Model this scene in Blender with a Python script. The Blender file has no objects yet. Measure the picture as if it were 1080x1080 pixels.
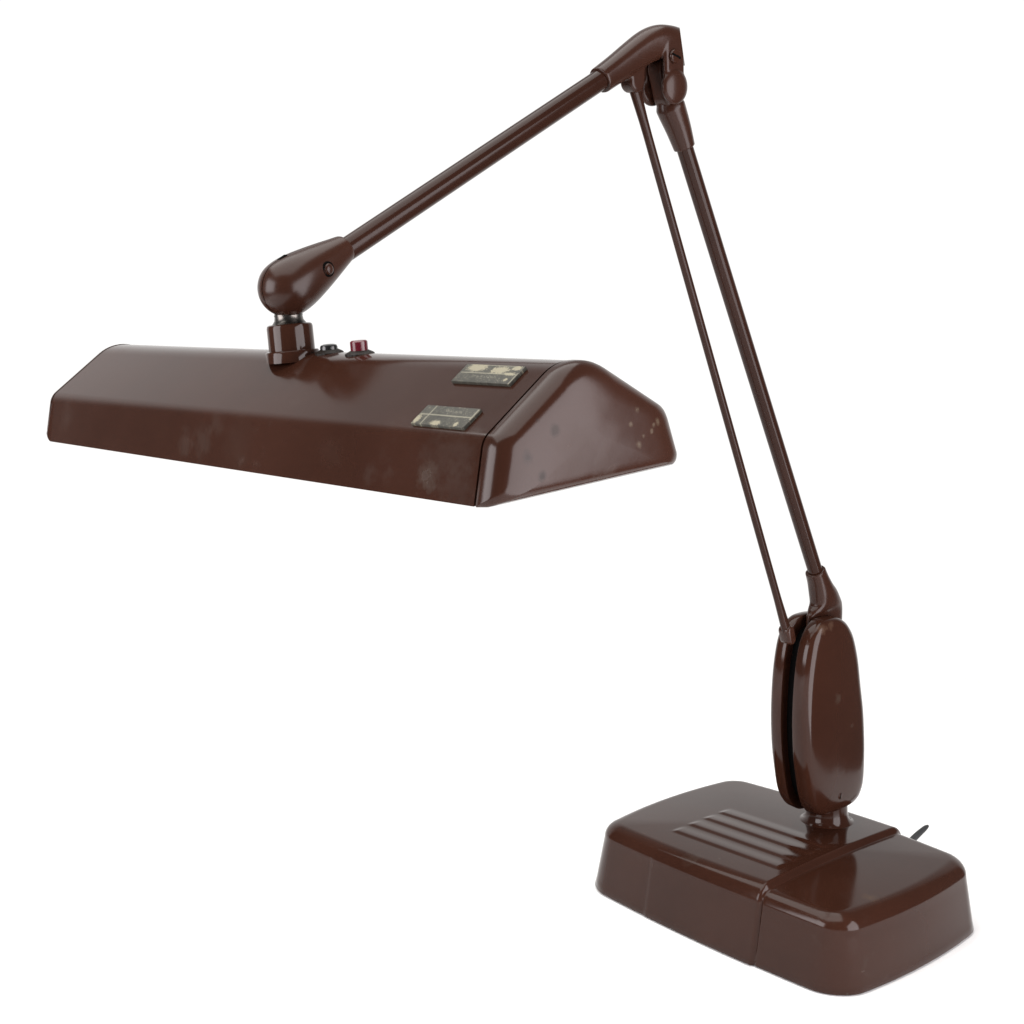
import bpy, bmesh, math, random
from mathutils import Vector, Matrix, Quaternion

random.seed(4)
scene = bpy.context.scene
COL = scene.collection
PI = math.pi

# ------------------------------------------------------------------ camera
cam_data = bpy.data.cameras.new('camera')
cam_data.sensor_width = 36.0
cam_data.lens = 53.56
cam_data.clip_start = 0.02
cam_data.clip_end = 100.0
cam = bpy.data.objects.new('camera', cam_data)
COL.objects.link(cam)
cam.location = (0.0, 0.0, 0.5964)
cam.rotation_euler = (math.radians(90.0 - 10.765), 0.0, 0.0)
scene.camera = cam

# ------------------------------------------------------------------ world
world = bpy.data.worlds.new('World')
scene.world = world
world.use_nodes = True
wnt = world.node_tree
bg = wnt.nodes['Background']
# a white wall of light beyond the lamp (world +Y), a dim room everywhere else
wtc = wnt.nodes.new('ShaderNodeTexCoord')
wsep = wnt.nodes.new('ShaderNodeSeparateXYZ')
wnt.links.new(wtc.outputs['Generated'], wsep.inputs[0])
def wramp(sock, stops):
    r = wnt.nodes.new('ShaderNodeValToRGB')
    els = r.color_ramp.elements
    while len(els) < len(stops): els.new(0.5)
    for e, (p, v) in zip(els, stops):
        e.position = p; e.color = (v, v, v, 1)
    wnt.links.new(sock, r.inputs['Fac'])
    return r.outputs['Color']
def wmap(sock):
    m = wnt.nodes.new('ShaderNodeMath'); m.operation = 'MULTIPLY_ADD'
    wnt.links.new(sock, m.inputs[0]); m.inputs[1].default_value = 0.5; m.inputs[2].default_value = 0.5
    return m.outputs[0]
ez = wramp(wmap(wsep.outputs['Z']), [(0.0, 1.0), (0.64, 1.0), (0.74, 0.70), (0.80, 0.34), (0.90, 0.16)])      # by height
ey = wramp(wmap(wsep.outputs['Y']), [(0.0, 0.0), (0.73, 0.0), (0.80, 1.0)])                       # by bearing
wm = wnt.nodes.new('ShaderNodeMath'); wm.operation = 'MULTIPLY'
wnt.links.new(ez, wm.inputs[0]); wnt.links.new(ey, wm.inputs[1])
wa = wnt.nodes.new('ShaderNodeMath'); wa.operation = 'MULTIPLY_ADD'
wnt.links.new(wm.outputs[0], wa.inputs[0]); wa.inputs[1].default_value = 0.93; wa.inputs[2].default_value = 0.13
wnt.links.new(wa.outputs[0], bg.inputs['Strength'])
bg.inputs['Color'].default_value = (1.0, 0.99, 0.98, 1.0)

# ------------------------------------------------------------------ studio lamps
def area(name, loc, target, sx, sy, power, color=(1, 1, 1)):
    l = bpy.data.lights.new(name, 'AREA')
    l.shape = 'RECTANGLE'
    l.size, l.size_y = sx, sy
    l.energy = power
    l.color = color
    o = bpy.data.objects.new(name, l)
    COL.objects.link(o)
    o.location = loc
    d = Vector(target) - Vector(loc)
    o.rotation_euler = d.to_track_quat('-Z', 'Y').to_euler()
    return o

area('softbox_right', (1.40, -0.40, 0.50), (0.0, -0.40, 0.50), 2.06, 2.0, 102, (1.0, 0.95, 0.97))
area('softbox_left', (-1.45, 0.22, 0.75), (0.0, 0.62, 0.55), 1.1, 1.0, 32, (1.0, 0.96, 0.98))
area('softbox_overhead', (-0.45, 1.05, 2.3), (-0.1, 1.05, 0.0), 2.6, 2.4, 72, (1.0, 0.99, 0.96))

# ------------------------------------------------------------------ render settings
vs = scene.view_settings
vs.view_transform = 'Standard'
vs.look = 'None'
vs.exposure = 0.0
vs.gamma = 1.0
vs.use_curve_mapping = False
scene.render.engine = 'CYCLES'
scene.cycles.use_denoising = True
scene.cycles.max_bounces = 8
scene.cycles.sample_clamp_indirect = 8.0

# ------------------------------------------------------------------ materials
def new_mat(name):
    m = bpy.data.materials.new(name)
    m.use_nodes = True
    nt = m.node_tree
    b = nt.nodes['Principled BSDF']
    return m, nt, b

def N(nt, kind, **inp):
    n = nt.nodes.new(kind)
    for k, v in inp.items():
        if k in n.inputs:
            n.inputs[k].default_value = v
        else:
            setattr(n, k, v)
    return n

def ramp(nt, src, p0, p1, c0, c1):
    r = nt.nodes.new('ShaderNodeValToRGB')
    r.color_ramp.elements[0].position = p0
    r.color_ramp.elements[1].position = p1
    r.color_ramp.elements[0].color = c0 if len(c0) == 4 else (*c0, 1)
    r.color_ramp.elements[1].color = c1 if len(c1) == 4 else (*c1, 1)
    nt.links.new(src, r.inputs['Fac'])
    return r.outputs['Color']

def mix(nt, fac, a, b):
    m = nt.nodes.new('ShaderNodeMix')
    m.data_type = 'RGBA'
    if isinstance(fac, float): m.inputs[0].default_value = fac
    else: nt.links.new(fac, m.inputs[0])
    for s, v in ((6, a), (7, b)):
        if isinstance(v, tuple): m.inputs[s].default_value = (*v, 1) if len(v) == 3 else v
        else: nt.links.new(v, m.inputs[s])
    return m.outputs[2]

def math_n(nt, op, a, b=None, c=None):
    m = nt.nodes.new('ShaderNodeMath')
    m.operation = op
    for i, v in enumerate((a, b, c)):
        if v is None: continue
        if isinstance(v, (int, float)): m.inputs[i].default_value = v
        else: nt.links.new(v, m.inputs[i])
    return m.outputs[0]

BROWN = (0.0275, 0.0100, 0.0060)
WORN = (0.045, 0.031, 0.024)

def enamel(name, rough=0.10, smudge=0.0, wave=0.02, spec=0.21, base=BROWN, stains_glints=()):
    """glossy brown enamel: faint orange peel, dust, scuffed areas"""
    m, nt, b = new_mat(name)
    tc = N(nt, 'ShaderNodeTexCoord')
    n1 = N(nt, 'ShaderNodeTexNoise', Scale=9.0, Detail=4.0, Roughness=0.6)
    nt.links.new(tc.outputs['Object'], n1.inputs['Vector'])
    n2 = N(nt, 'ShaderNodeTexNoise', Scale=60.0, Detail=6.0, Roughness=0.7)
    nt.links.new(tc.outputs['Object'], n2.inputs['Vector'])
    n3 = N(nt, 'ShaderNodeTexNoise', Scale=420.0, Detail=2.0)
    nt.links.new(tc.outputs['Object'], n3.inputs['Vector'])
    # tonal drift
    dark = tuple(c * 0.86 for c in base); lite = tuple(c * 1.14 for c in base)
    c1 = ramp(nt, n1.outputs['Fac'], 0.3, 0.7, dark, lite)
    # scuffs: fine noise masked by large noise
    fine = math_n(nt, 'MULTIPLY', ramp(nt, n2.outputs['Fac'], 0.56, 0.72, (0, 0, 0), (1, 1, 1)),
                  ramp(nt, n1.outputs['Fac'], 0.50, 0.68, (0, 0, 0), (1, 1, 1)))
    fine = math_n(nt, 'MULTIPLY', fine, smudge)
    # chips: tiny voronoi specks
    vo = N(nt, 'ShaderNodeTexVoronoi', Scale=70.0)
    nt.links.new(tc.outputs['Object'], vo.inputs['Vector'])
    sp = ramp(nt, vo.outputs['Distance'], 0.045, 0.075, (1, 1, 1), (0, 0, 0))
    pick = math_n(nt, 'GREATER_THAN', N_sep(nt, vo.outputs['Color']), 0.93)
    spk = math_n(nt, 'MULTIPLY', math_n(nt, 'MULTIPLY', sp, pick), 0.65 if smudge > 0 else 0.40)
    col = mix(nt, fine, c1, WORN)
    col = mix(nt, spk, col, (0.05, 0.042, 0.035))
    # worn, rubbed or dented spots and painted lamp reflections: (position, radius, strength, colour, noise edge)
    ns = N(nt, 'ShaderNodeTexNoise', Scale=150.0, Detail=5.0, Roughness=0.65)
    nt.links.new(tc.outputs['Object'], ns.inputs['Vector'])
    worn = None  # mask of the worn spots and the painted lamp reflections
    for pos, rad, st, cc, edge in stains_glints:
        vm = nt.nodes.new('ShaderNodeVectorMath'); vm.operation = 'DISTANCE'
        nt.links.new(tc.outputs['Object'], vm.inputs[0]); vm.inputs[1].default_value = pos
        d = math_n(nt, 'MULTIPLY_ADD', ns.outputs['Fac'], edge * 2.6, math_n(nt, 'MULTIPLY_ADD', vm.outputs['Value'], 1 / rad, -edge * 1.3))
        f = math_n(nt, 'MULTIPLY', ramp(nt, d, 0.30, 1.05, (1, 1, 1), (0, 0, 0)), st * 0.52)
        col = mix(nt, f, col, cc)
        worn = f if worn is None else math_n(nt, 'MAXIMUM', worn, f)
    nt.links.new(col, b.inputs['Base Color'])
    # fine rubbed streaks and hand-worn patches in the gloss
    ms = N(nt, 'ShaderNodeMapping'); ms.inputs['Scale'].default_value = (14.0, 14.0, 260.0); ms.inputs['Rotation'].default_value = (0.5, 0.3, 0.2)
    nt.links.new(tc.outputs['Object'], ms.inputs[0])
    n4 = N(nt, 'ShaderNodeTexNoise', Scale=1.0, Detail=4.0, Roughness=0.7)
    nt.links.new(ms.outputs[0], n4.inputs['Vector'])
    st_ = math_n(nt, 'MULTIPLY', ramp(nt, n4.outputs['Fac'], 0.60, 0.72, (0, 0, 0), (1, 1, 1)), ramp(nt, n1.outputs['Fac'], 0.45, 0.65, (0, 0, 0), (1, 1, 1)))
    r = math_n(nt, 'MULTIPLY_ADD', n2.outputs['Fac'], 0.08, rough - 0.04)
    r = math_n(nt, 'MULTIPLY_ADD', st_, 0.12, r)
    r = math_n(nt, 'MULTIPLY_ADD', ramp(nt, n1.outputs['Fac'], 0.40, 0.70, (0, 0, 0), (1, 1, 1)), 0.05, r)
    if worn is not None:
        r = math_n(nt, 'MULTIPLY_ADD', worn, 0.25, r)
    r = math_n(nt, 'MULTIPLY_ADD', fine, 0.30, r)
    nt.links.new(r, b.inputs['Roughness'])
    b.inputs['Specular IOR Level'].default_value = spec
    bump = N(nt, 'ShaderNodeBump', Strength=wave, Distance=0.002)
    h = math_n(nt, 'MULTIPLY_ADD', n1.outputs['Fac'], 6.0, math_n(nt, 'MULTIPLY', n3.outputs['Fac'], 0.2))
    nt.links.new(h, bump.inputs['Height'])
    nt.links.new(bump.outputs['Normal'], b.inputs['Normal'])
    return m

def N_sep(nt, colsock):
    s = nt.nodes.new('ShaderNodeSeparateColor')
    nt.links.new(colsock, s.inputs[0])
    return s.outputs[0]

def plain(name, col, rough=0.4, metal=0.0, spec=0.5, vary=0.15, scale=200.0):
    m, nt, b = new_mat(name)
    tc = N(nt, 'ShaderNodeTexCoord')
    n = N(nt, 'ShaderNodeTexNoise', Scale=scale, Detail=4.0)
    nt.links.new(tc.outputs['Object'], n.inputs['Vector'])
    c = ramp(nt, n.outputs['Fac'], 0.3, 0.7, tuple(x * (1 - vary) for x in col), tuple(min(1, x * (1 + vary)) for x in col))
    nt.links.new(c, b.inputs['Base Color'])
    b.inputs['Metallic'].default_value = metal
    b.inputs['Specular IOR Level'].default_value = spec
    rr = math_n(nt, 'MULTIPLY_ADD', n.outputs['Fac'], 0.1, rough - 0.05)
    nt.links.new(rr, b.inputs['Roughness'])
    return m

M_ENAMEL = enamel('brown_enamel', 0.10, 0.0)
M_CAST = enamel('brown_enamel_casting', 0.24, 0.0, 0.02)
GREY = (0.036, 0.0205, 0.0150)
PALE = (0.050, 0.036, 0.028)
DENT = (0.006, 0.004, 0.003)
M_BASE = enamel('brown_enamel_base', 0.10, 0.25, 0.015, stains_glints=[((-0.020, -0.090, 0.062), 0.010, 0.5, PALE, 0.9), ((0.125, -0.040, 0.066), 0.008, 0.5, (0.09, 0.05, 0.02), 0.9)])
M_SHADE = enamel('brown_enamel_shade', 0.13, 0.45, 0.008, stains_glints=[
    ((-0.031, -0.553, 0.463), 0.011, 0.75, GREY, 0.9), ((-0.010, -0.552, 0.467), 0.013, 0.75, GREY, 0.8), ((0.004, -0.552, 0.479), 0.010, 0.6, GREY, 0.9),
    ((0.030, -0.552, 0.470), 0.020, 0.3, GREY, 0.7), ((0.2144, -0.5566, 0.4734), 0.009, 0.95, PALE, 0.9), ((0.222, -0.555, 0.482), 0.020, 0.5, GREY, 0.8),
    ((0.236, -0.555, 0.488), 0.018, 0.55, GREY, 0.8), ((0.238, -0.556, 0.470), 0.018, 0.5, GREY, 0.8), ((0.165, -0.5563, 0.4687), 0.007, 0.6, GREY, 1.0),
    ((-0.204, -0.549, 0.4625), 0.012, 0.35, GREY, 0.8), ((0.128, -0.554, 0.475), 0.012, 0.25, GREY, 0.9)])
LAMP_GLINT = (0.110, 0.085, 0.055)  # pale dots painted for room-lamp reflections on the end cap
M_CAP = enamel('brown_enamel_cap', 0.20, 0.35, 0.03, stains_glints=[
    ((0.2700, -0.5323, 0.5058), 0.0030, 1.2, DENT, 0.6), ((0.2705, -0.5229, 0.4991), 0.0038, 1.1, DENT, 0.5), ((0.2707, -0.5406, 0.4877), 0.0042, 1.1, DENT, 0.7),
    ((0.2713, -0.5320, 0.4783), 0.0032, 1.2, DENT, 0.6), ((0.272, -0.490, 0.4745), 0.010, 0.7, GREY, 0.9), ((0.2715, -0.512, 0.488), 0.020, 0.4, GREY, 0.8),
    ((0.2711, -0.4676, 0.5047), 0.0022, 0.62, LAMP_GLINT, 1.1), ((0.2716, -0.4529, 0.4974), 0.0020, 0.62, LAMP_GLINT, 1.1), ((0.2716, -0.4560, 0.4964), 0.0015, 0.62, LAMP_GLINT, 1.1),
    ((0.2713, -0.4730, 0.4981), 0.0018, 0.62, LAMP_GLINT, 1.1), ((0.2718, -0.4578, 0.4930), 0.0014, 0.62, LAMP_GLINT, 1.1), ((0.2718, -0.4673, 0.4876), 0.0026, 0.62, LAMP_GLINT, 1.1), ((0.2717, -0.4640, 0.4913), 0.0015, 0.62, LAMP_GLINT, 1.1)])
M_SHELL = enamel('brown_enamel_shell', 0.10, 0.0, 0.02, stains_glints=[
    ((0.037, 0.026, 0.194), 0.0055, 0.8, PALE, 0.8), ((0.035, 0.006, 0.260), 0.0060, 0.6, (0.12, 0.075, 0.05), 1.0), ((0.035, 0.016, 0.2615), 0.0050, 0.6, (0.12, 0.075, 0.05), 1.0),
    ((0.037, 0.048, 0.165), 0.0030, 0.6, PALE, 0.9)])
M_TUBE = enamel('brown_enamel_tube', 0.15, 0.0, 0.01, spec=0.15, base=(0.0215, 0.0082, 0.0052))
M_STEEL = plain('bare_steel', (0.105, 0.098, 0.090), 0.28, 1.0)
M_BLACK = plain('black_plastic', (0.006, 0.006, 0.0065), 0.25)
M_VOID = plain('black_recess_shade', (0.0015, 0.0015, 0.0015), 0.9, spec=0.05)  # near-black colour painted in for shade inside slots and recesses
M_NUT = plain('dark_nut', (0.009, 0.0065, 0.005), 0.5, spec=0.18)
M_RED = plain('red_plastic', (0.075, 0.004, 0.010), 0.2)
M_CORD = plain('black_rubber', (0.020, 0.021, 0.023), 0.5)
M_PAPER = plain('white_paper', (0.92, 0.92, 0.92), 0.8, spec=0.1, vary=0.01, scale=30.0)
M_INNER = plain('white_reflector_enamel', (0.8, 0.8, 0.78), 0.4)

# ------------------------------------------------------------------ mesh helpers
def obj(name, bm, mat, parent=None, angle=40.0, weld=True):
    if weld:
        bmesh.ops.remove_doubles(bm, verts=bm.verts, dist=1e-6)
    bmesh.ops.recalc_face_normals(bm, faces=bm.faces)
    me = bpy.data.meshes.new(name)
    bm.to_mesh(me)
    bm.free()
    for p in me.polygons:
        p.use_smooth = True
    me.set_sharp_from_angle(angle=math.radians(angle))
    me.materials.append(mat)
    o = bpy.data.objects.new(name, me)
    COL.objects.link(o)
    if parent is not None:
        o.parent = parent
    return o

def fuse(o, voxel=0.0008, it=6, fac=0.5):
    """cast-metal look: union of the overlapping solids with soft fillets"""
    r = o.modifiers.new('remesh', 'REMESH')
    r.mode = 'VOXEL'
    r.voxel_size = voxel
    r.use_smooth_shade = True
    s = o.modifiers.new('smooth', 'SMOOTH')
    s.factor = fac
    s.iterations = it
    return o

def rings(bm, rows, close=True, cap0=True, cap1=True):
    vs_ = [[bm.verts.new(p) for p in r] for r in rows]
    n = len(rows[0])
    for i in range(len(vs_) - 1):
        for j in range(n if close else n - 1):
            k = (j + 1) % n
            bm.faces.new((vs_[i][j], vs_[i][k], vs_[i + 1][k], vs_[i + 1][j]))
    if cap0: bm.faces.new(list(reversed(vs_[0])))
    if cap1: bm.faces.new(vs_[-1])
    return vs_

def loft(bm, secs, n=40, exp=2.0, a0=0.0, a1=None):
    """secs: (centre, U, V, ru, rv)"""
    rows = []
    for C_, U, V, ru, rv in secs:
        C_, U, V = Vector(C_), Vector(U).normalized(), Vector(V).normalized()
        row = []
        if a1 is None:
            angs = [2 * PI * j / n for j in range(n)]
        else:
            angs = [a0 + (a1 - a0) * j / (n - 1) for j in range(n)]
        for a in angs:
            c, s = math.cos(a), math.sin(a)
            if exp != 2.0:
                c = math.copysign(abs(c) ** (2 / exp), c); s = math.copysign(abs(s) ** (2 / exp), s)
            row.append(C_ + U * (ru * c) + V * (rv * s))
        rows.append(row)
    rings(bm, rows)

def spine(bm, pts, x=0.0, n=40, exp=2.0):
    """pts: (y, z, half width across the arm plane, half width in the plane); path in the plane x"""
    P = [Vector((x, p[0], p[1])) for p in pts]
    secs = []
    for i, p in enumerate(P):
        t = (P[min(i + 1, len(P) - 1)] - P[max(i - 1, 0)]).normalized()
        secs.append((p, (1, 0, 0), t.cross(Vector((1, 0, 0))), pts[i][2], pts[i][3]))
    loft(bm, secs, n, exp)

def smooth_pts(pts, k=6):
    """Catmull-Rom through tuples"""
    out = []
    n = len(pts)
    for i in range(n - 1):
        p0, p1, p2, p3 = pts[max(i - 1, 0)], pts[i], pts[i + 1], pts[min(i + 2, n - 1)]
        for j in range(k):
            t = j / k
            out.append(tuple(0.5 * (2 * b + (c - a) * t + (2 * a - 5 * b + 4 * c - d) * t * t + (3 * b - a - 3 * c + d) * t ** 3)
                             for a, b, c, d in zip(p0, p1, p2, p3)))
    out.append(pts[-1])
    return out

def lathe(bm, prof, origin, axis, n=40, wobble=None):
    """prof: (r, h) along axis"""
    A = Vector(axis).normalized()
    U = A.orthogonal().normalized(); V = A.cross(U)
    O_ = Vector(origin)
    rows = []
    for r, h in prof:
        row = []
        for j in range(n):
            a = 2 * PI * j / n
            rr = max(r, 1e-5) * (wobble(j, r) if wobble else 1.0)
            row.append(O_ + A * h + (U * math.cos(a) + V * math.sin(a)) * rr)
        rows.append(row)
    rings(bm, rows)

def pill(bm, p0, p1, r, x0, x1, n=24, bev=0.0015):
    """stadium plate across x between (y,z) points p0, p1"""
    d = Vector((p1[0] - p0[0], p1[1] - p0[1]))
    a = math.atan2(d.y, d.x)
    def ring(x, rr):
        out = []
        for j in range(n + 1):
            t = a + PI / 2 + PI * j / n
            out.append(Vector((x, p0[0] + rr * math.cos(t), p0[1] + rr * math.sin(t))))
        for j in range(n + 1):
            t = a - PI / 2 + PI * j / n
            out.append(Vector((x, p1[0] + rr * math.cos(t), p1[1] + rr * math.sin(t))))
        return out
    rings(bm, [ring(x0, r - bev), ring(x0 + bev * .4, r - bev * .4), ring(x0 + bev, r), ring(x1 - bev, r), ring(x1 - bev * .4, r - bev * .4), ring(x1, r - bev)])

def box(bm, M, sx, sy, sz, bev=0.0):
    r = bmesh.ops.create_cube(bm, size=1.0, matrix=M @ Matrix.Diagonal((sx, sy, sz, 1)))
    if bev > 0:
        es = list({e for v in r['verts'] for e in v.link_edges})
        bmesh.ops.bevel(bm, geom=es, offset=bev, segments=2, affect='EDGES', profile=0.6)

def screw(name, origin, axis, r, parent, mat, head=0.0016, slot_dir=(0, 0.4, 1)):
    bm = bmesh.new()
    A = Vector(axis).normalized()
    lathe(bm, [(r * 0.9, -0.003), (r, 0.0), (r, head * 0.4), (r * 0.86, head * 0.85), (r * 0.55, head), (0, head * 1.05)], origin, A, 28)
    o = obj(name, bm, mat, parent)
    bm = bmesh.new()
    S = Vector(slot_dir); S = (S - A * S.dot(A)).normalized()
    T = A.cross(S)
    M = Matrix((S, T, A)).transposed().to_4x4(); M.translation = Vector(origin) + A * (head * 0.98)
    box(bm, M, r * 1.7, r * 0.28, head * 0.35)
    obj('slot_shade', bm, M_VOID, o)  # black bar painting the shade in the driver slot
    return o

def sstep(a, b, x):
    t = min(1.0, max(0.0, (x - a) / (b - a)))
    return t * t * (3 - 2 * t)

# ------------------------------------------------------------------ setting: white paper sweep
def sheet(name, pts, x0, x1, mat):
    bm = bmesh.new()
    rows = [[Vector((x0 + (x1 - x0) * i / 8, y, z)) for i in range(9)] for y, z in pts]
    rings(bm, rows, close=False, cap0=False, cap1=False)
    o = obj(name, bm, mat)
    o['kind'] = 'structure'
    return o

sheet('floor', [(-0.5, 0.0), (0.0, 0.0), (0.6, 0.0), (1.2, 0.0), (1.75, 0.0), (1.95, 0.0)], -1.3, 0.62, M_PAPER)
# ------------------------------------------------------------------ the lamp
lamp = bpy.data.objects.new('desk_lamp', None)
COL.objects.link(lamp)
lamp.empty_display_size = 0.1
lamp.location = (0.236, 1.267, 0.0)
lamp.rotation_euler = (0, 0, math.radians(-48.81))
lamp['label'] = 'glossy dark brown articulated desk lamp with long trapezoid shade and heavy rectangular base'
lamp['category'] = 'desk lamp'

XP = 0.014      # the plane of the two arms (lamp local)

# ---- base --------------------------------------------------------
BA, BB, SA, SB, BH, TAP, SEAM = 0.150, 0.1072, 0.006, 0.0092, 0.0625, 0.0098, 0.060
RC, RF = 0.027, 0.0135

def outline_params():
    """parameters on a rounded rectangle, denser near the seams"""
    pts = []
    xs = []
    x = -1.0
    while x < 1.0:
        xs.append(x)
        d = abs(abs(x) * BA - SEAM)
        x += 0.003 if d < 0.005 else 0.011
    xs.append(1.0)
    ys = [-1 + 2 * i / 70 for i in range(71)]
    return xs, ys

_xs, _ys = outline_params()

def base_ring(d):
    A, B = BA - SB - d, BB - SA - d
    R = max(RC - d * 0.85, 0.010)
    out = []
    nc = 14
    lx, ly = A - R, B - R
    for x in _xs[:-1]: out.append((x * lx, -B))
    for i in range(nc): 
        a = -PI / 2 + PI / 2 * i / nc; out.append((lx + R * math.cos(a), -ly + R * math.sin(a)))
    for y in _ys[:-1]: out.append((A, y * ly))
    for i in range(nc):
        a = PI / 2 * i / nc; out.append((lx + R * math.cos(a), ly + R * math.sin(a)))
    for x in _xs[:-1]: out.append((-x * lx, B))
    for i in range(nc):
        a = PI / 2 + PI / 2 * i / nc; out.append((-lx + R * math.cos(a), ly + R * math.sin(a)))
    for y in _ys[:-1]: out.append((-A, -y * ly))
    for i in range(nc):
        a = PI + PI / 2 * i / nc; out.append((-lx + R * math.cos(a), -ly + R * math.sin(a)))
    res = []
    for x, y in out:
        bx = SB * (1 - min(1, (y / B) ** 2)); by = SA * (1 - min(1, (x / A) ** 2))
        wx = sstep(0.55, 1.0, abs(x) / A); wy = sstep(0.45, 1.0, abs(y) / B)
        res.append((x + math.copysign(bx * wx, x) + 0.0035 * sstep(0.07, 0.15, x), y + math.copysign(by * wy, y)))
    return res

def side_step(x):
    """the middle cover stands proud of both ends"""
    if x < 0:
        return 1 - 0.25 * sstep(SEAM - 0.002, SEAM + 0.002, -x)
    return 1 - sstep(SEAM - 0.0016, SEAM + 0.0016, x) - 0.55 * math.exp(-((x - SEAM - 0.0014) / 0.0008) ** 2)

def top_rise(x):
    """the cover's top slopes up to the right seam, then steps down"""
    r = 0.0050 - 0.031 * (SEAM - min(x, SEAM))
    return r * (1 - sstep(SEAM - 0.0020, SEAM + 0.0020, x))

RIBS = [-0.0605, -0.0400, -0.0195, 0.0010]
def rib_h(x, y):
    h = 0.0
    for i, yk in enumerate(RIBS):
        q = y - (yk - 0.0040)
        if 0 < q < 0.0195:
            prof = sstep(0, 0.0048, q) * (1 - sstep(0.0048, 0.0195, q))
            ends = sstep(-0.072, -0.066, x) * (1 - sstep(0.046, 0.0510, x))
            h = max(h, 0.0009 * prof * ends)
    return h

def base_mesh():
    bm = bmesh.new()
    rows = []
    prof = []          # (inset, z, nx weight, nz weight)
    prof.append((0.004, 0.0022, 0, 0))
    prof.append((0.0008, 0.0010, 1, 0))
    prof.append((0.0, 0.0022, 1, 0))
    for i in range(1, 9):
        z = 0.0022 + (BH - RF - 0.0022) * i / 8
        prof.append((TAP * z / BH, z, 1, 0))
    i0 = TAP * (BH - RF) / BH
    for i in range(1, 15):
        a = PI / 2 * i / 14
        prof.append((i0 + RF * (1 - math.cos(a)), BH - RF + RF * math.sin(a), math.cos(a), math.sin(a)))
    last = prof[-1][0]
    for d, z, wn, wz in prof:
        ring0 = base_ring(d)
        row = []
        for x, y in ring0:
            ms = side_step(x)
            # outward push of the middle cover on sides, upward on top
            oy = 0.0020 * ms * wn * y / BB
            row.append(Vector((x, y + oy, z + top_rise(x) * wz)))
        rows.append(row)
    R0 = base_ring(last)
    K = 96
    seg = BA - BB - 0.01
    for k in range(1, K):
        t = k / K
        row = []
        for x, y in R0:
            mx = max(-seg, min(seg, x))
            X = x * (1 - t) + mx * t; Y = y * (1 - t)
            crown = 0.0022 * (1 - (1 - t) ** 2)
            z = BH + crown + top_rise(X) + rib_h(X, Y)
            row.append(Vector((X, Y, z)))
        rows.append(row)
    # collapse onto the centre line
    row = []
    for x, y in R0:
        mx = max(-seg, min(seg, x))
        row.append(Vector((mx, 0.0, BH + 0.0022 + top_rise(mx) + rib_h(mx, 0))))
    rows.append(row)
    vs_ = [[bm.verts.new(p) for p in r] for r in rows]
    n = len(R0)
    for i in range(len(vs_) - 1):
        for j in range(n):
            k = (j + 1) % n
            bm.faces.new((vs_[i][j], vs_[i][k], vs_[i + 1][k], vs_[i + 1][j]))
    bmesh.ops.remove_doubles(bm, verts=bm.verts, dist=2e-5)
    return bm

base = obj('base', base_mesh(), M_BASE, lamp, 60)

# cord leaving the back of the base
bm = bmesh.new()
path = smooth_pts([(0.088, 0.030, 0.0030, 0.0030), (0.104, 0.040, 0.0030, 0.0030), (0.122, 0.0475, 0.0030, 0.0030), (0.137, 0.0520, 0.0024, 0.0024), (0.1425, 0.0532, 0.0012, 0.0012)], 6)
spine(bm, path, 0.0575, 20)
obj('cord', bm, M_CORD, base)

# ---- neck between base and balance housing -------------------------
NX, NY = 0.0095, 0.0550
bm = bmesh.new()
lathe(bm, [(0.0265, 0.0600), (0.0260, 0.0664), (0.0240, 0.0671), (0.0218, 0.0684), (0.0200, 0.0704), (0.0188, 0.0732), (0.0180, 0.077), (0.0176, 0.083), (0.0170, 0.0960)], (NX, NY, 0), (0, 0, 1), 48)
neck = obj('neck', bm, M_ENAMEL, lamp, 50)

# ---- balance housing: two shells with a slot between ----------------
HOUT = [(0.0860, 0.0330, 0.0430), (0.0866, 0.0210, 0.0580), (0.0894, 0.0128, 0.0672), (0.0950, 0.0062, 0.0732), (0.1065, -0.0010, 0.0770),
        (0.1300, -0.0075, 0.0770), (0.1500, -0.0115, 0.0752), (0.1750, -0.0140, 0.0715), (0.2000, -0.0143, 0.0655), (0.2250, -0.0126, 0.0596),
        (0.2450, -0.0086, 0.0520), (0.2555, -0.0034, 0.0448), (0.2612, 0.0022, 0.0380), (0.2644, 0.0092, 0.0300), (0.2652, 0.0170, 0.0210)]
def oval(shrink=0.0):
    """outline of a shell in the arm plane, measured by height: (y, z)"""
    L_ = smooth_pts([(a, b) for a, b, c in HOUT], 4); R_ = smooth_pts([(a, c) for a, b, c in HOUT], 4)
    pts = [Vector((y, z)) for z, y in R_] + [Vector((y, z)) for z, y in reversed(L_)]
    c = Vector((0.030, 0.172))
    return [(c.x + (p.x - c.x) * (1 - shrink / 0.049), c.y + (p.y - c.y) * (1 - shrink / 0.090)) for p in pts]

def shell(sign):
    bm = bmesh.new()
    rows = []
    for x, sh in ((0.0062, 0.0035), (0.0062, 0.0004), (0.0068, 0.0), (0.0148, 0.0005), (0.0170, 0.0013), (0.0188, 0.0028), (0.0201, 0.0050), (0.0211, 0.0082), (0.0218, 0.0125), (0.0224, 0.0185), (0.0228, 0.0260), (0.0231, 0.0340)):
        rows.append([Vector((XP + sign * x, y, z)) for y, z in oval(sh)])
    rings(bm, rows, cap0=True, cap1=True)
    return obj('housing_shell', bm, M_SHELL, lamp, 55)

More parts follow.
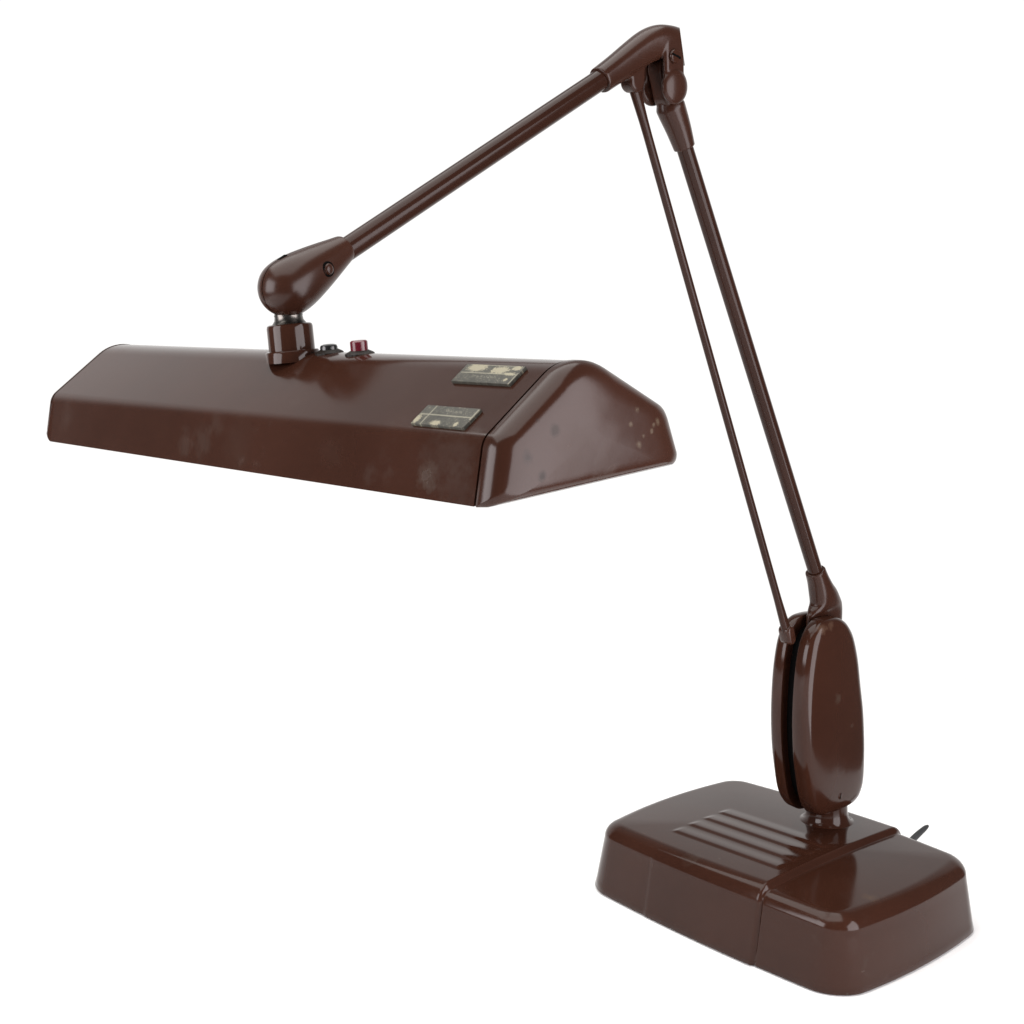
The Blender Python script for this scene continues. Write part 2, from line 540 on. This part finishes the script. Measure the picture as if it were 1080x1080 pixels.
near_shell = shell(1)
near_shell['label'] = 'near shell of the balance housing with a screw and worn top'
far_shell = shell(-1)
screw('screw', (XP + 0.0214, 0.0365, 0.1030), (1, 0, -0.12), 0.0032, near_shell, M_ENAMEL, 0.0012, (0, 0.1, 1))
# black filler core: shade of the deep slot put into its colour
bm = bmesh.new()
rows = [[Vector((XP + x, y, z)) for y, z in oval(0.010)] for x in (-0.0064, 0.0064)]
rings(bm, rows)
obj('slot_shade_core', bm, M_VOID, lamp)

# ---- lower arm ----------------------------------------------------
A0, A1 = (-0.1565, 0.6500), (0.0195, 0.3015)
bm = bmesh.new()
spine(bm, [(A0[0] + (A1[0] - A0[0]) * t, A0[1] + (A1[1] - A0[1]) * t, 0.0063, 0.0063) for t in [-0.02 + 1.04 * i / 20 for i in range(21)]], XP, 36)
obj('lower_arm', bm, M_TUBE, lamp)

# casting at the foot of the lower arm
bm = bmesh.new()
spine(bm, smooth_pts([(0.0180, 0.3045, 0.0084, 0.0084), (0.0225, 0.2960, 0.0090, 0.0092), (0.0275, 0.2860, 0.0096, 0.0118), (0.0315, 0.2780, 0.0092, 0.0155), (0.0330, 0.2710, 0.0078, 0.0205), (0.0335, 0.2640, 0.0057, 0.0235), (0.0335, 0.2450, 0.0052, 0.0240)], 5), XP, 40, 2.3)
foot = fuse(obj('arm_foot', bm, M_CAST, lamp), 0.0007, 6)

# ---- link rod ------------------------------------------------------
R0_, R1_ = (-0.2105, 0.6900), (-0.0165, 0.2545)
bm = bmesh.new()
pp = []
for i in range(41):
    t = i / 40
    e = max(0.0, 1 - t / 0.06, 1 - (1 - t) / 0.08)
    pp.append((R0_[0] + (R1_[0] - R0_[0]) * t, R0_[1] + (R1_[1] - R0_[1]) * t, 0.0031 + 0.0004 * e, 0.0034 + 0.0014 * e))
spine(bm, pp, XP, 28)
rod = obj('link_rod', bm, M_TUBE, lamp)
bm = bmesh.new()
pill(bm, (-0.0182, 0.2580), (-0.0157, 0.2505), 0.0045, XP - 0.0058, XP + 0.0058)
obj('rod_end', bm, M_ENAMEL, rod)

# ---- elbow ---------------------------------------------------------
# eye and socket at the head of the lower arm
EY, EZ = -0.1800, 0.6925
CUT_P, CUT_N = (XP, -0.1640, 0.7320), (0.737, 0.657, 0.159)     # flat end face of the elbow casting
bm = bmesh.new()
pill(bm, (EY - 0.002, EZ + 0.012), (EY + 0.004, EZ - 0.006), 0.0095, XP - 0.0065, XP + 0.0065)
spine(bm, smooth_pts([(-0.1765, 0.6855, 0.0070, 0.0080), (-0.1735, 0.6800, 0.0103, 0.0106), (-0.1715, 0.6765, 0.0106, 0.0108), (-0.1640, 0.6640, 0.0094, 0.0095), (-0.1570, 0.6505, 0.0080, 0.0080)], 5), XP, 40)
socket = obj('arm_socket', bm, M_CAST, lamp)
fuse(socket, 0.0006, 4)

bm = bmesh.new()
spine(bm, smooth_pts([(-0.2450, 0.6930, 0.0092, 0.0092), (-0.2290, 0.7020, 0.0096, 0.0099), (-0.2120, 0.7120, 0.0104, 0.0108), (-0.1990, 0.7190, 0.0114, 0.0116), (-0.1885, 0.7225, 0.0126, 0.0122), (-0.1800, 0.7230, 0.0128, 0.0124), (-0.1720, 0.7222, 0.0122, 0.0126), (-0.1600, 0.7200, 0.0115, 0.0128)], 5), XP, 40, 2.3)
for s in (-1, 1):
    a, b_ = (XP + 0.0075, XP + 0.0128) if s > 0 else (XP - 0.0128, XP - 0.0075)
    pill(bm, (EY - 0.0010, EZ + 0.002), (-0.1822, 0.7180), 0.0104, a, b_, bev=0.0025)
    loft(bm, [((XP + s * (0.0112 + 0.0048 * t), EY - 0.001, EZ - 0.0005), (0, 1, 0), (0, 0, 1), 0.0128 * math.sqrt(max(0, 1 - t * t)) + 1e-4, 0.0128 * math.sqrt(max(0, 1 - t * t)) + 1e-4) for t in (-0.6, -0.3, 0.0, 0.3, 0.55, 0.75, 0.9, 0.98)], 32)
pill(bm, (-0.2125, 0.7080), (-0.2125, 0.6940), 0.0075, XP - 0.0062, XP + 0.0062, bev=0.002)
elbow = fuse(obj('elbow_bracket', bm, M_CAST, lamp), 0.0006, 18)
bpy.context.view_layer.update()
dg = bpy.context.evaluated_depsgraph_get()
em = bpy.data.meshes.new_from_object(elbow.evaluated_get(dg))
elbow.modifiers.clear()
em.materials.clear(); em.materials.append(M_CAST)
bm = bmesh.new(); bm.from_mesh(em)
cut = bmesh.ops.bisect_plane(bm, geom=bm.verts[:] + bm.edges[:] + bm.faces[:], plane_co=CUT_P, plane_no=CUT_N, clear_outer=True)
edges = [e for e in cut['geom_cut'] if isinstance(e, bmesh.types.BMEdge)]
bmesh.ops.holes_fill(bm, edges=edges, sides=0)
bm.to_mesh(em); bm.free()
for pl in em.polygons: pl.use_smooth = True
em.set_sharp_from_angle(angle=math.radians(50))
elbow.data = em
screw('screw', (XP + 0.0132, -0.1840, 0.7125), (1, 0.0, 0.05), 0.0050, elbow, M_ENAMEL, 0.0022, (0, 1, -0.3))

# ---- upper arm -----------------------------------------------------
U0, U1 = (-0.4650, 0.5780), (-0.2400, 0.6960)
bm = bmesh.new()
spine(bm, [(U0[0] + (U1[0] - U0[0]) * t, U0[1] + (U1[1] - U0[1]) * t, 0.0073, 0.0073) for t in [i / 16 for i in range(17)]], XP, 36)
obj('upper_arm', bm, M_TUBE, lamp)

# teardrop swivel joint in two halves
BY, BZ = -0.5056, 0.5576
ax = Vector((0, 0.0415, 0.0226)).normalized()
pv = ax.cross(Vector((1, 0, 0)))
tear = smooth_pts([(-0.0172, 0.0006), (-0.0159, 0.0067), (-0.0120, 0.0123), (-0.0062, 0.0161), (0.0010, 0.0174), (0.0100, 0.0169), (0.0210, 0.0149), (0.0320, 0.0124), (0.0420, 0.0099), (0.0480, 0.0084), (0.0494, 0.0074)], 4)
knuckles = []
for s in (1, -1):
    bm = bmesh.new()
    off = Vector((s * 0.0004, 0, 0))
    secs = [(Vector((XP, BY, BZ)) + off + ax * d, (s, 0, 0), pv, r, r) for d, r in tear]
    loft(bm, secs, 40, 2.0, -PI / 2, PI / 2)
    knuckles.append(obj('knuckle_shell', bm, M_CAST, lamp, 50))
c0 = Vector((XP, BY, BZ)) + ax * 0.0205
sn = (Vector((1, 0, 0)) + ax * 0.20).normalized()
bm = bmesh.new()
lathe(bm, [(0.0047, -0.003), (0.0047, 0.0004), (0.0043, 0.0006), (0.0036, 0.0004), (0.0, 0.0004)], c0 + sn * 0.0146, sn, 32)
recess_shade = obj('screw_recess_shade', bm, M_VOID, knuckles[0])  # black disc painting the shade around the screw head
bm = bmesh.new()
lathe(bm, [(0.0035, -0.002), (0.0035, 0.0008), (0.0030, 0.0016), (0.0018, 0.0021), (0.0, 0.0023)], c0 + sn * 0.0146, sn, 32)
scr = obj('screw', bm, M_CAST, recess_shade)
top_n = -pv if pv.z < 0 else pv
bm = bmesh.new()
q0 = Vector((XP, BY, BZ)) + ax * 0.0065 + top_n * 0.0170
Mx = Matrix((ax, Vector((1, 0, 0)), top_n)).transposed().to_4x4(); Mx.translation = q0
box(bm, Mx, 0.0060, 0.0034, 0.0012, 0.0004)
obj('clamp_slot_shade', bm, M_VOID, knuckles[0])  # black block standing in for the shaded slot opening

# steel stem that carries the shade
CT = Vector((XP - 0.0005, BY + 0.0015, 0.5362)); CAX = Vector((-0.100, -0.030, 1.0)).normalized()
bm = bmesh.new()
lathe(bm, [(0.0118, -0.0015), (0.0100, 0.0006), (0.0088, 0.0022), (0.0084, 0.0050), (0.0084, 0.0140)], CT, CAX, 40)
obj('swivel_stem', bm, M_STEEL, lamp)
bm = bmesh.new()
lathe(bm, [(0.0080, 0.0046), (0.0087, 0.0047), (0.0087, 0.0056), (0.0080, 0.0057)], CT, CAX, 40)
obj('steel_washer', bm, M_STEEL, lamp)

# ---- shade ----------------------------------------------------------
SHC = Vector((0.018, -0.4912, 0.458))
SHR = Matrix.Rotation(math.radians(-0.883), 4, 'Z') @ Matrix.Rotation(math.radians(-2.510), 4, 'Y') @ Matrix.Rotation(math.radians(3.498), 4, 'X')
SHM = Matrix.Translation(SHC) @ SHR
WB, WS, ZS, ZA = 0.0648, 0.0565, 0.0311, 0.0670

def fillet_poly(P, R, n=10):
    """round every corner i of the closed polygon P by radius R[i]"""
    out = []
    m = len(P)
    for i in range(m):
        p = Vector(P[i]); a = (Vector(P[i - 1]) - p); b = (Vector(P[(i + 1) % m]) - p)
        la, lb = a.length, b.length; a.normalize(); b.normalize()
        ang = a.angle(b)
        t = min(R[i] / math.tan(ang / 2), la * 0.49, lb * 0.49)
        r = t * math.tan(ang / 2)
        if r < 1e-6:
            out.append(p); continue
        c = p + (a + b).normalized() * (r / math.sin(ang / 2))
        s0 = p + a * t - c; s1 = p + b * t - c
        th = math.atan2(s0.x * s1.y - s0.y * s1.x, s0.dot(s1))
        for j in range(n + 1):
            q = th * j / n
            out.append(c + Vector((s0.x * math.cos(q) - s0.y * math.sin(q), s0.x * math.sin(q) + s0.y * math.cos(q))))
    return out

def shade_profile(d=0.0, rb=0.002):
    """closed outline (y, z) shrunk by d"""
    k = 1 - d / WB
    db = d if d < 0.001 else 0.001 + (d - 0.001) * 0.40
    P = [(-WB + d, db), (-WS + d * 1.02, ZS - d * .25), (0, ZA - d * 1.25), (WS - d * 1.02, ZS - d * .25), (WB - d, db)]
    q = min(1.0, max(0.0, d) / 0.004)
    return fillet_poly(P, [rb, 0.012 + 0.004 * q, 0.030 + 0.003 * q, 0.012 + 0.004 * q, rb], 12)

def sl(s, y, z):
    return SHM @ Vector((s, y, z))

S0, S1 = -0.2480, 0.2365
# body: an open channel with 1.2 mm sheet thickness
bm = bmesh.new()
P = fillet_poly([(-WB, 0), (-WS, ZS), (0, ZA), (WS, ZS), (WB, 0)], [0, 0.012, 0.030, 0.012, 0], 12)
P = [p for i, p in enumerate(P)]
inner = fillet_poly([(-WB + .0014, 0.0), (-WS + .0014, ZS - .0004), (0, ZA - .0018), (WS - .0014, ZS - .0004), (WB - .0014, 0.0)], [0, 0.0110, 0.0288, 0.0110, 0], 12)
loop = list(P) + list(reversed(inner))
rows = []
for s in [S0 + 0.0007 * i for i in range(9)] + [S0 + 0.006 + (S1 - S0 - 0.006) * i / 24 for i in range(25)]:
    lip = 0.0055 * max(0.0, 1 - math.sqrt(max(0.0, 1 - (1 - min(1.0, (s - S0) / 0.0055)) ** 2)))     # rounded lower corner
    rows.append([sl(s, p[0], max(p[1], lip)) for p in loop])
rings(bm, rows)
shade = obj('shade', bm, M_SHADE, lamp, 30)

def cap(s_seam, s_out, edge):
    """pressed end cap with rounded rim, slightly larger than the body"""
    bm = bmesh.new()
    sg = 1 if s_out > s_seam else -1
    L = abs(s_out - s_seam)
    rb0 = 0.0004 if sg > 0 else 0.0065
    prof = [(-0.0060, 0.0012, rb0), (0.0, 0.0012, rb0), (0.0002, 0.0002, rb0), (0.0007, -0.0003, rb0 + 0.0003)]
    curve = [(1.00, -0.0003), (0.82, -0.0002), (0.64, 0.0004), (0.48, 0.0015), (0.35, 0.0029), (0.245, 0.0046), (0.165, 0.0066), (0.105, 0.0090), (0.060, 0.0120), (0.030, 0.0155), (0.010, 0.0200)]
    for q, d in curve:
        prof.append((L - edge * q, d, max(rb0, 0.002 + 0.004 * (1 - q))))
    rows = []
    for h, d, rb in prof:
        rows.append([sl(s_seam + sg * h, p[0], p[1]) for p in shade_profile(d, rb)])
    # convex face
    ctr = Vector((0.0, 0.026))
    lastp = shade_profile(prof[-1][1], 0.005)
    for t in (0.3, 0.6, 0.85):
        rows.append([sl(s_seam + sg * (L + edge * 0.05 * (1 - (1 - t) ** 2)), p[0] * (1 - t) + ctr.x * t, p[1] * (1 - t) + ctr.y * t) for p in lastp])
    rings(bm, rows)
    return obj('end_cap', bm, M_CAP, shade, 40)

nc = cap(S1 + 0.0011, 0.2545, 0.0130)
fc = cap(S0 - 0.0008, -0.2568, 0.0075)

# inside: white reflector between the tubes, seen only from below
bm = bmesh.new()
rf = fillet_poly([(-WB + .004, 0.012), (-WS + .004, ZS - .003), (0, ZA - .008), (WS - .004, ZS - .003), (WB - .004, 0.012)], [0, 0.006, 0.02, 0.006, 0], 6)
rf2 = [p + Vector((0, -0.0008)) for p in rf]
loop = list(rf) + list(reversed(rf2))
rings(bm, [[sl(s, p[0], p[1]) for p in loop] for s in (S0 + 0.003, S1 - 0.008)])
obj('reflector', bm, M_INNER, shade, 30)

# collar on the ridge
c_bot = CT - CAX * 0.0190
Hc = 0.0190
bm = bmesh.new()
lathe(bm, [(0.0162, -0.004), (0.0162, 0.0020), (0.0157, 0.0028), (0.0139, 0.0032), (0.0139, Hc - 0.0022), (0.0135, Hc - 0.0007), (0.0124, Hc), (0.0, Hc)], c_bot, CAX, 56)
obj('swivel_collar', bm, M_ENAMEL, shade, 35)

# push buttons on the ridge
upv = (SHR @ Vector((0, 0, 1))).normalized()
def button(s, r_nut, r_btn, h, mat, label, dome):
    bm = bmesh.new()
    o_ = sl(s, 0, 0.0592)
    lathe(bm, [(r_nut * 0.90, -0.004), (r_nut * 0.90, 0.0006), (r_nut, 0.0010), (r_nut, 0.0022), (r_nut * 0.93, 0.0028), (r_nut * 0.74, 0.0036), (r_btn * 1.05, 0.0040), (r_btn * 1.02, 0.0028)], o_, upv, 72,
          lambda j, r: 1.0 + (0.035 if r > r_nut * 0.95 and j % 4 < 2 else 0.0))
    nut = obj('ring_nut', bm, M_NUT, shade, 30)
    bm = bmesh.new()
    if dome:
        pr = [(r_btn, 0.002), (r_btn, h * 0.78), (r_btn * 0.90, h * 0.93), (r_btn * 0.6, h), (0, h * 1.01)]
    else:
        pr = [(r_btn, 0.002), (r_btn, h - 0.0008), (r_btn - 0.0007, h - 0.0001), (r_btn - 0.0016, h), (0, h + 0.0002)]
    lathe(bm, pr, o_, upv, 40)
    b_ = obj('push_button', bm, mat, nut, 40)
    b_['label'] = label
button(0.0272, 0.0083, 0.0052, 0.0070, M_BLACK, 'black push button', True)
button(0.0590, 0.0084, 0.0051, 0.0098, M_RED, 'red push button', False)

# nameplates on the front slope -----------------------------------------
def plate_mat(name, blots, lines, seed, rows=()):
    m, nt, b = new_mat(name)
    tc = N(nt, 'ShaderNodeTexCoord')
    sep = N(nt, 'ShaderNodeSeparateXYZ')
    nt.links.new(tc.outputs['UV'], sep.inputs[0])
    n1 = N(nt, 'ShaderNodeTexNoise', Scale=5.0, Detail=6.0, Roughness=0.75, noise_dimensions='4D')
    n1.inputs['W'].default_value = seed
    mp = N(nt, 'ShaderNodeMapping')
    mp.inputs['Scale'].default_value = (3.2, 1.0, 1.0)
    nt.links.new(tc.outputs['UV'], mp.inputs[0])
    nt.links.new(mp.outputs[0], n1.inputs['Vector'])
    n2 = N(nt, 'ShaderNodeTexNoise', Scale=17.0, Detail=3.0, noise_dimensions='4D')
    n2.inputs['W'].default_value = seed + 3
    nt.links.new(mp.outputs[0], n2.inputs['Vector'])
    wob = math_n(nt, 'MULTIPLY_ADD', n1.outputs['Fac'], 0.34, -0.17)
    u, v = sep.outputs[0], sep.outputs[1]
    col = ramp(nt, n1.outputs['Fac'], 0.35, 0.7, (0.030, 0.029, 0.024), (0.060, 0.058, 0.046))
    # speckle
    spk = math_n(nt, 'MULTIPLY', ramp(nt, n2.outputs['Fac'], 0.56, 0.64, (0, 0, 0), (1, 1, 1)), ramp(nt, n1.outputs['Fac'], 0.42, 0.56, (0, 0, 0), (1, 1, 1)))
    col = mix(nt, math_n(nt, 'MULTIPLY', spk, 0.7), col, (0.22, 0.20, 0.15))
    # rubbed rows of print too worn to read: (v0, v1, u0, u1)
    n3 = N(nt, 'ShaderNodeTexNoise', Scale=1.0, Detail=2.0, noise_dimensions='4D')
    n3.inputs['W'].default_value = seed + 9
    mp2 = N(nt, 'ShaderNodeMapping'); mp2.inputs['Scale'].default_value = (60.0, 14.0, 1.0)
    nt.links.new(tc.outputs['UV'], mp2.inputs[0]); nt.links.new(mp2.outputs[0], n3.inputs['Vector'])
    for v0, v1, u0, u1 in rows:
        f = math_n(nt, 'MULTIPLY', math_n(nt, 'GREATER_THAN', v, v0), math_n(nt, 'LESS_THAN', v, v1))
        f = math_n(nt, 'MULTIPLY', f, math_n(nt, 'MULTIPLY', math_n(nt, 'GREATER_THAN', u, u0), math_n(nt, 'LESS_THAN', u, u1)))
        f = math_n(nt, 'MULTIPLY', f, ramp(nt, n3.outputs['Fac'], 0.52, 0.62, (0, 0, 0), (0.6, 0.6, 0.6)))
        col = mix(nt, f, col, (0.19, 0.18, 0.14))
    # thin lines: (axis, pos, half width, lo, hi)
    for axx, pos, hw, lo, hi in lines:
        q = v if axx == 'h' else u
        o_ = u if axx == 'h' else v
        d = math_n(nt, 'ABSOLUTE', math_n(nt, 'SUBTRACT', q, pos))
        f = math_n(nt, 'LESS_THAN', d, hw)
        f = math_n(nt, 'MULTIPLY', f, math_n(nt, 'GREATER_THAN', o_, lo))
        f = math_n(nt, 'MULTIPLY', f, math_n(nt, 'LESS_THAN', o_, hi))
        f = math_n(nt, 'MULTIPLY', f, ramp(nt, n2.outputs['Fac'], 0.30, 0.45, (0.25, 0.25, 0.25), (0.85, 0.85, 0.85)))
        col = mix(nt, f, col, (0.19, 0.18, 0.135))
    for cx, cy, rx, ry in blots:
        dx = math_n(nt, 'DIVIDE', math_n(nt, 'SUBTRACT', u, cx), rx)
        dy = math_n(nt, 'DIVIDE', math_n(nt, 'SUBTRACT', v, cy), ry)
        dd = math_n(nt, 'SQRT', math_n(nt, 'ADD', math_n(nt, 'MULTIPLY', dx, dx), math_n(nt, 'MULTIPLY', dy, dy)))
        dd = math_n(nt, 'ADD', dd, math_n(nt, 'ADD', math_n(nt, 'MULTIPLY', wob, 6.5), math_n(nt, 'MULTIPLY_ADD', n2.outputs['Fac'], 2.4, -1.2)))
        f = ramp(nt, dd, 0.85, 1.0, (1, 1, 1), (0, 0, 0))
        col = mix(nt, f, col, (0.235, 0.215, 0.150))
    nt.links.new(col, b.inputs['Base Color'])
    b.inputs['Roughness'].default_value = 0.55
    b.inputs['Specular IOR Level'].default_value = 0.25
    bump = N(nt, 'ShaderNodeBump', Strength=0.3, Distance=0.0003)
    nt.links.new(n2.outputs['Fac'], bump.inputs['Height'])
    nt.links.new(bump.outputs['Normal'], b.inputs['Normal'])
    return m

slope = Vector((0, WS, ZA - ZS)).normalized()      # up the front slope
snorm = Vector((0, -(ZA - ZS), WS)).normalized()
def plate(s0, s1, v0, v1, mat, label):
    bm = bmesh.new()
    c = Vector(((s0 + s1) / 2, -WS, ZS)) + slope * ((v0 + v1) / 2) + snorm * 0.0008
    M = Matrix((Vector((1, 0, 0)), slope, snorm)).transposed().to_4x4(); M.translation = c
    box(bm, SHM @ M, s1 - s0, v1 - v0, 0.0020, 0.0003)
    uvl = bm.loops.layers.uv.new('UVMap')
    Mi = (SHM @ M).inverted()
    for f in bm.faces:
        for lp in f.loops:
            p = Mi @ lp.vert.co
            lp[uvl].uv = (p.x / (s1 - s0) + 0.5, p.y / (v1 - v0) + 0.5)
    o = obj('nameplate', bm, mat, shade, 30)
    o['label'] = label
PA = plate_mat('worn_nameplate', [(0.24, 0.82, 0.17, 0.22), (0.66, 0.72, 0.15, 0.20), (0.90, 0.86, 0.08, 0.12), (0.86, 0.54, 0.09, 0.09), (0.88, 0.22, 0.03, 0.08)],
               [('h', 0.52, 0.028, 0.03, 0.97), ('h', 0.97, 0.02, 0.1, 0.9), ('v', 0.985, 0.01, 0.0, 0.6)], 1.3, [(0.26, 0.40, 0.28, 0.66)])
PB = plate_mat('worn_ruled_nameplate', [(0.05, 0.22, 0.05, 0.26), (0.45, 0.12, 0.10, 0.13), (0.82, 0.15, 0.04, 0.11)],
               [('h', 0.52, 0.032, 0.02, 0.99), ('v', 0.19, 0.012, 0.0, 1.0), ('v', 0.985, 0.015, 0.4, 0.95)], 5.7, [(0.66, 0.82, 0.34, 0.78)])
plate(0.1765, 0.2225, 0.0375, 0.0512, PA, 'worn nameplate near the ridge with two cream paint patches')
plate(0.1765, 0.2190, 0.0045, 0.0186, PB, 'worn nameplate near the front edge with ruled lines')
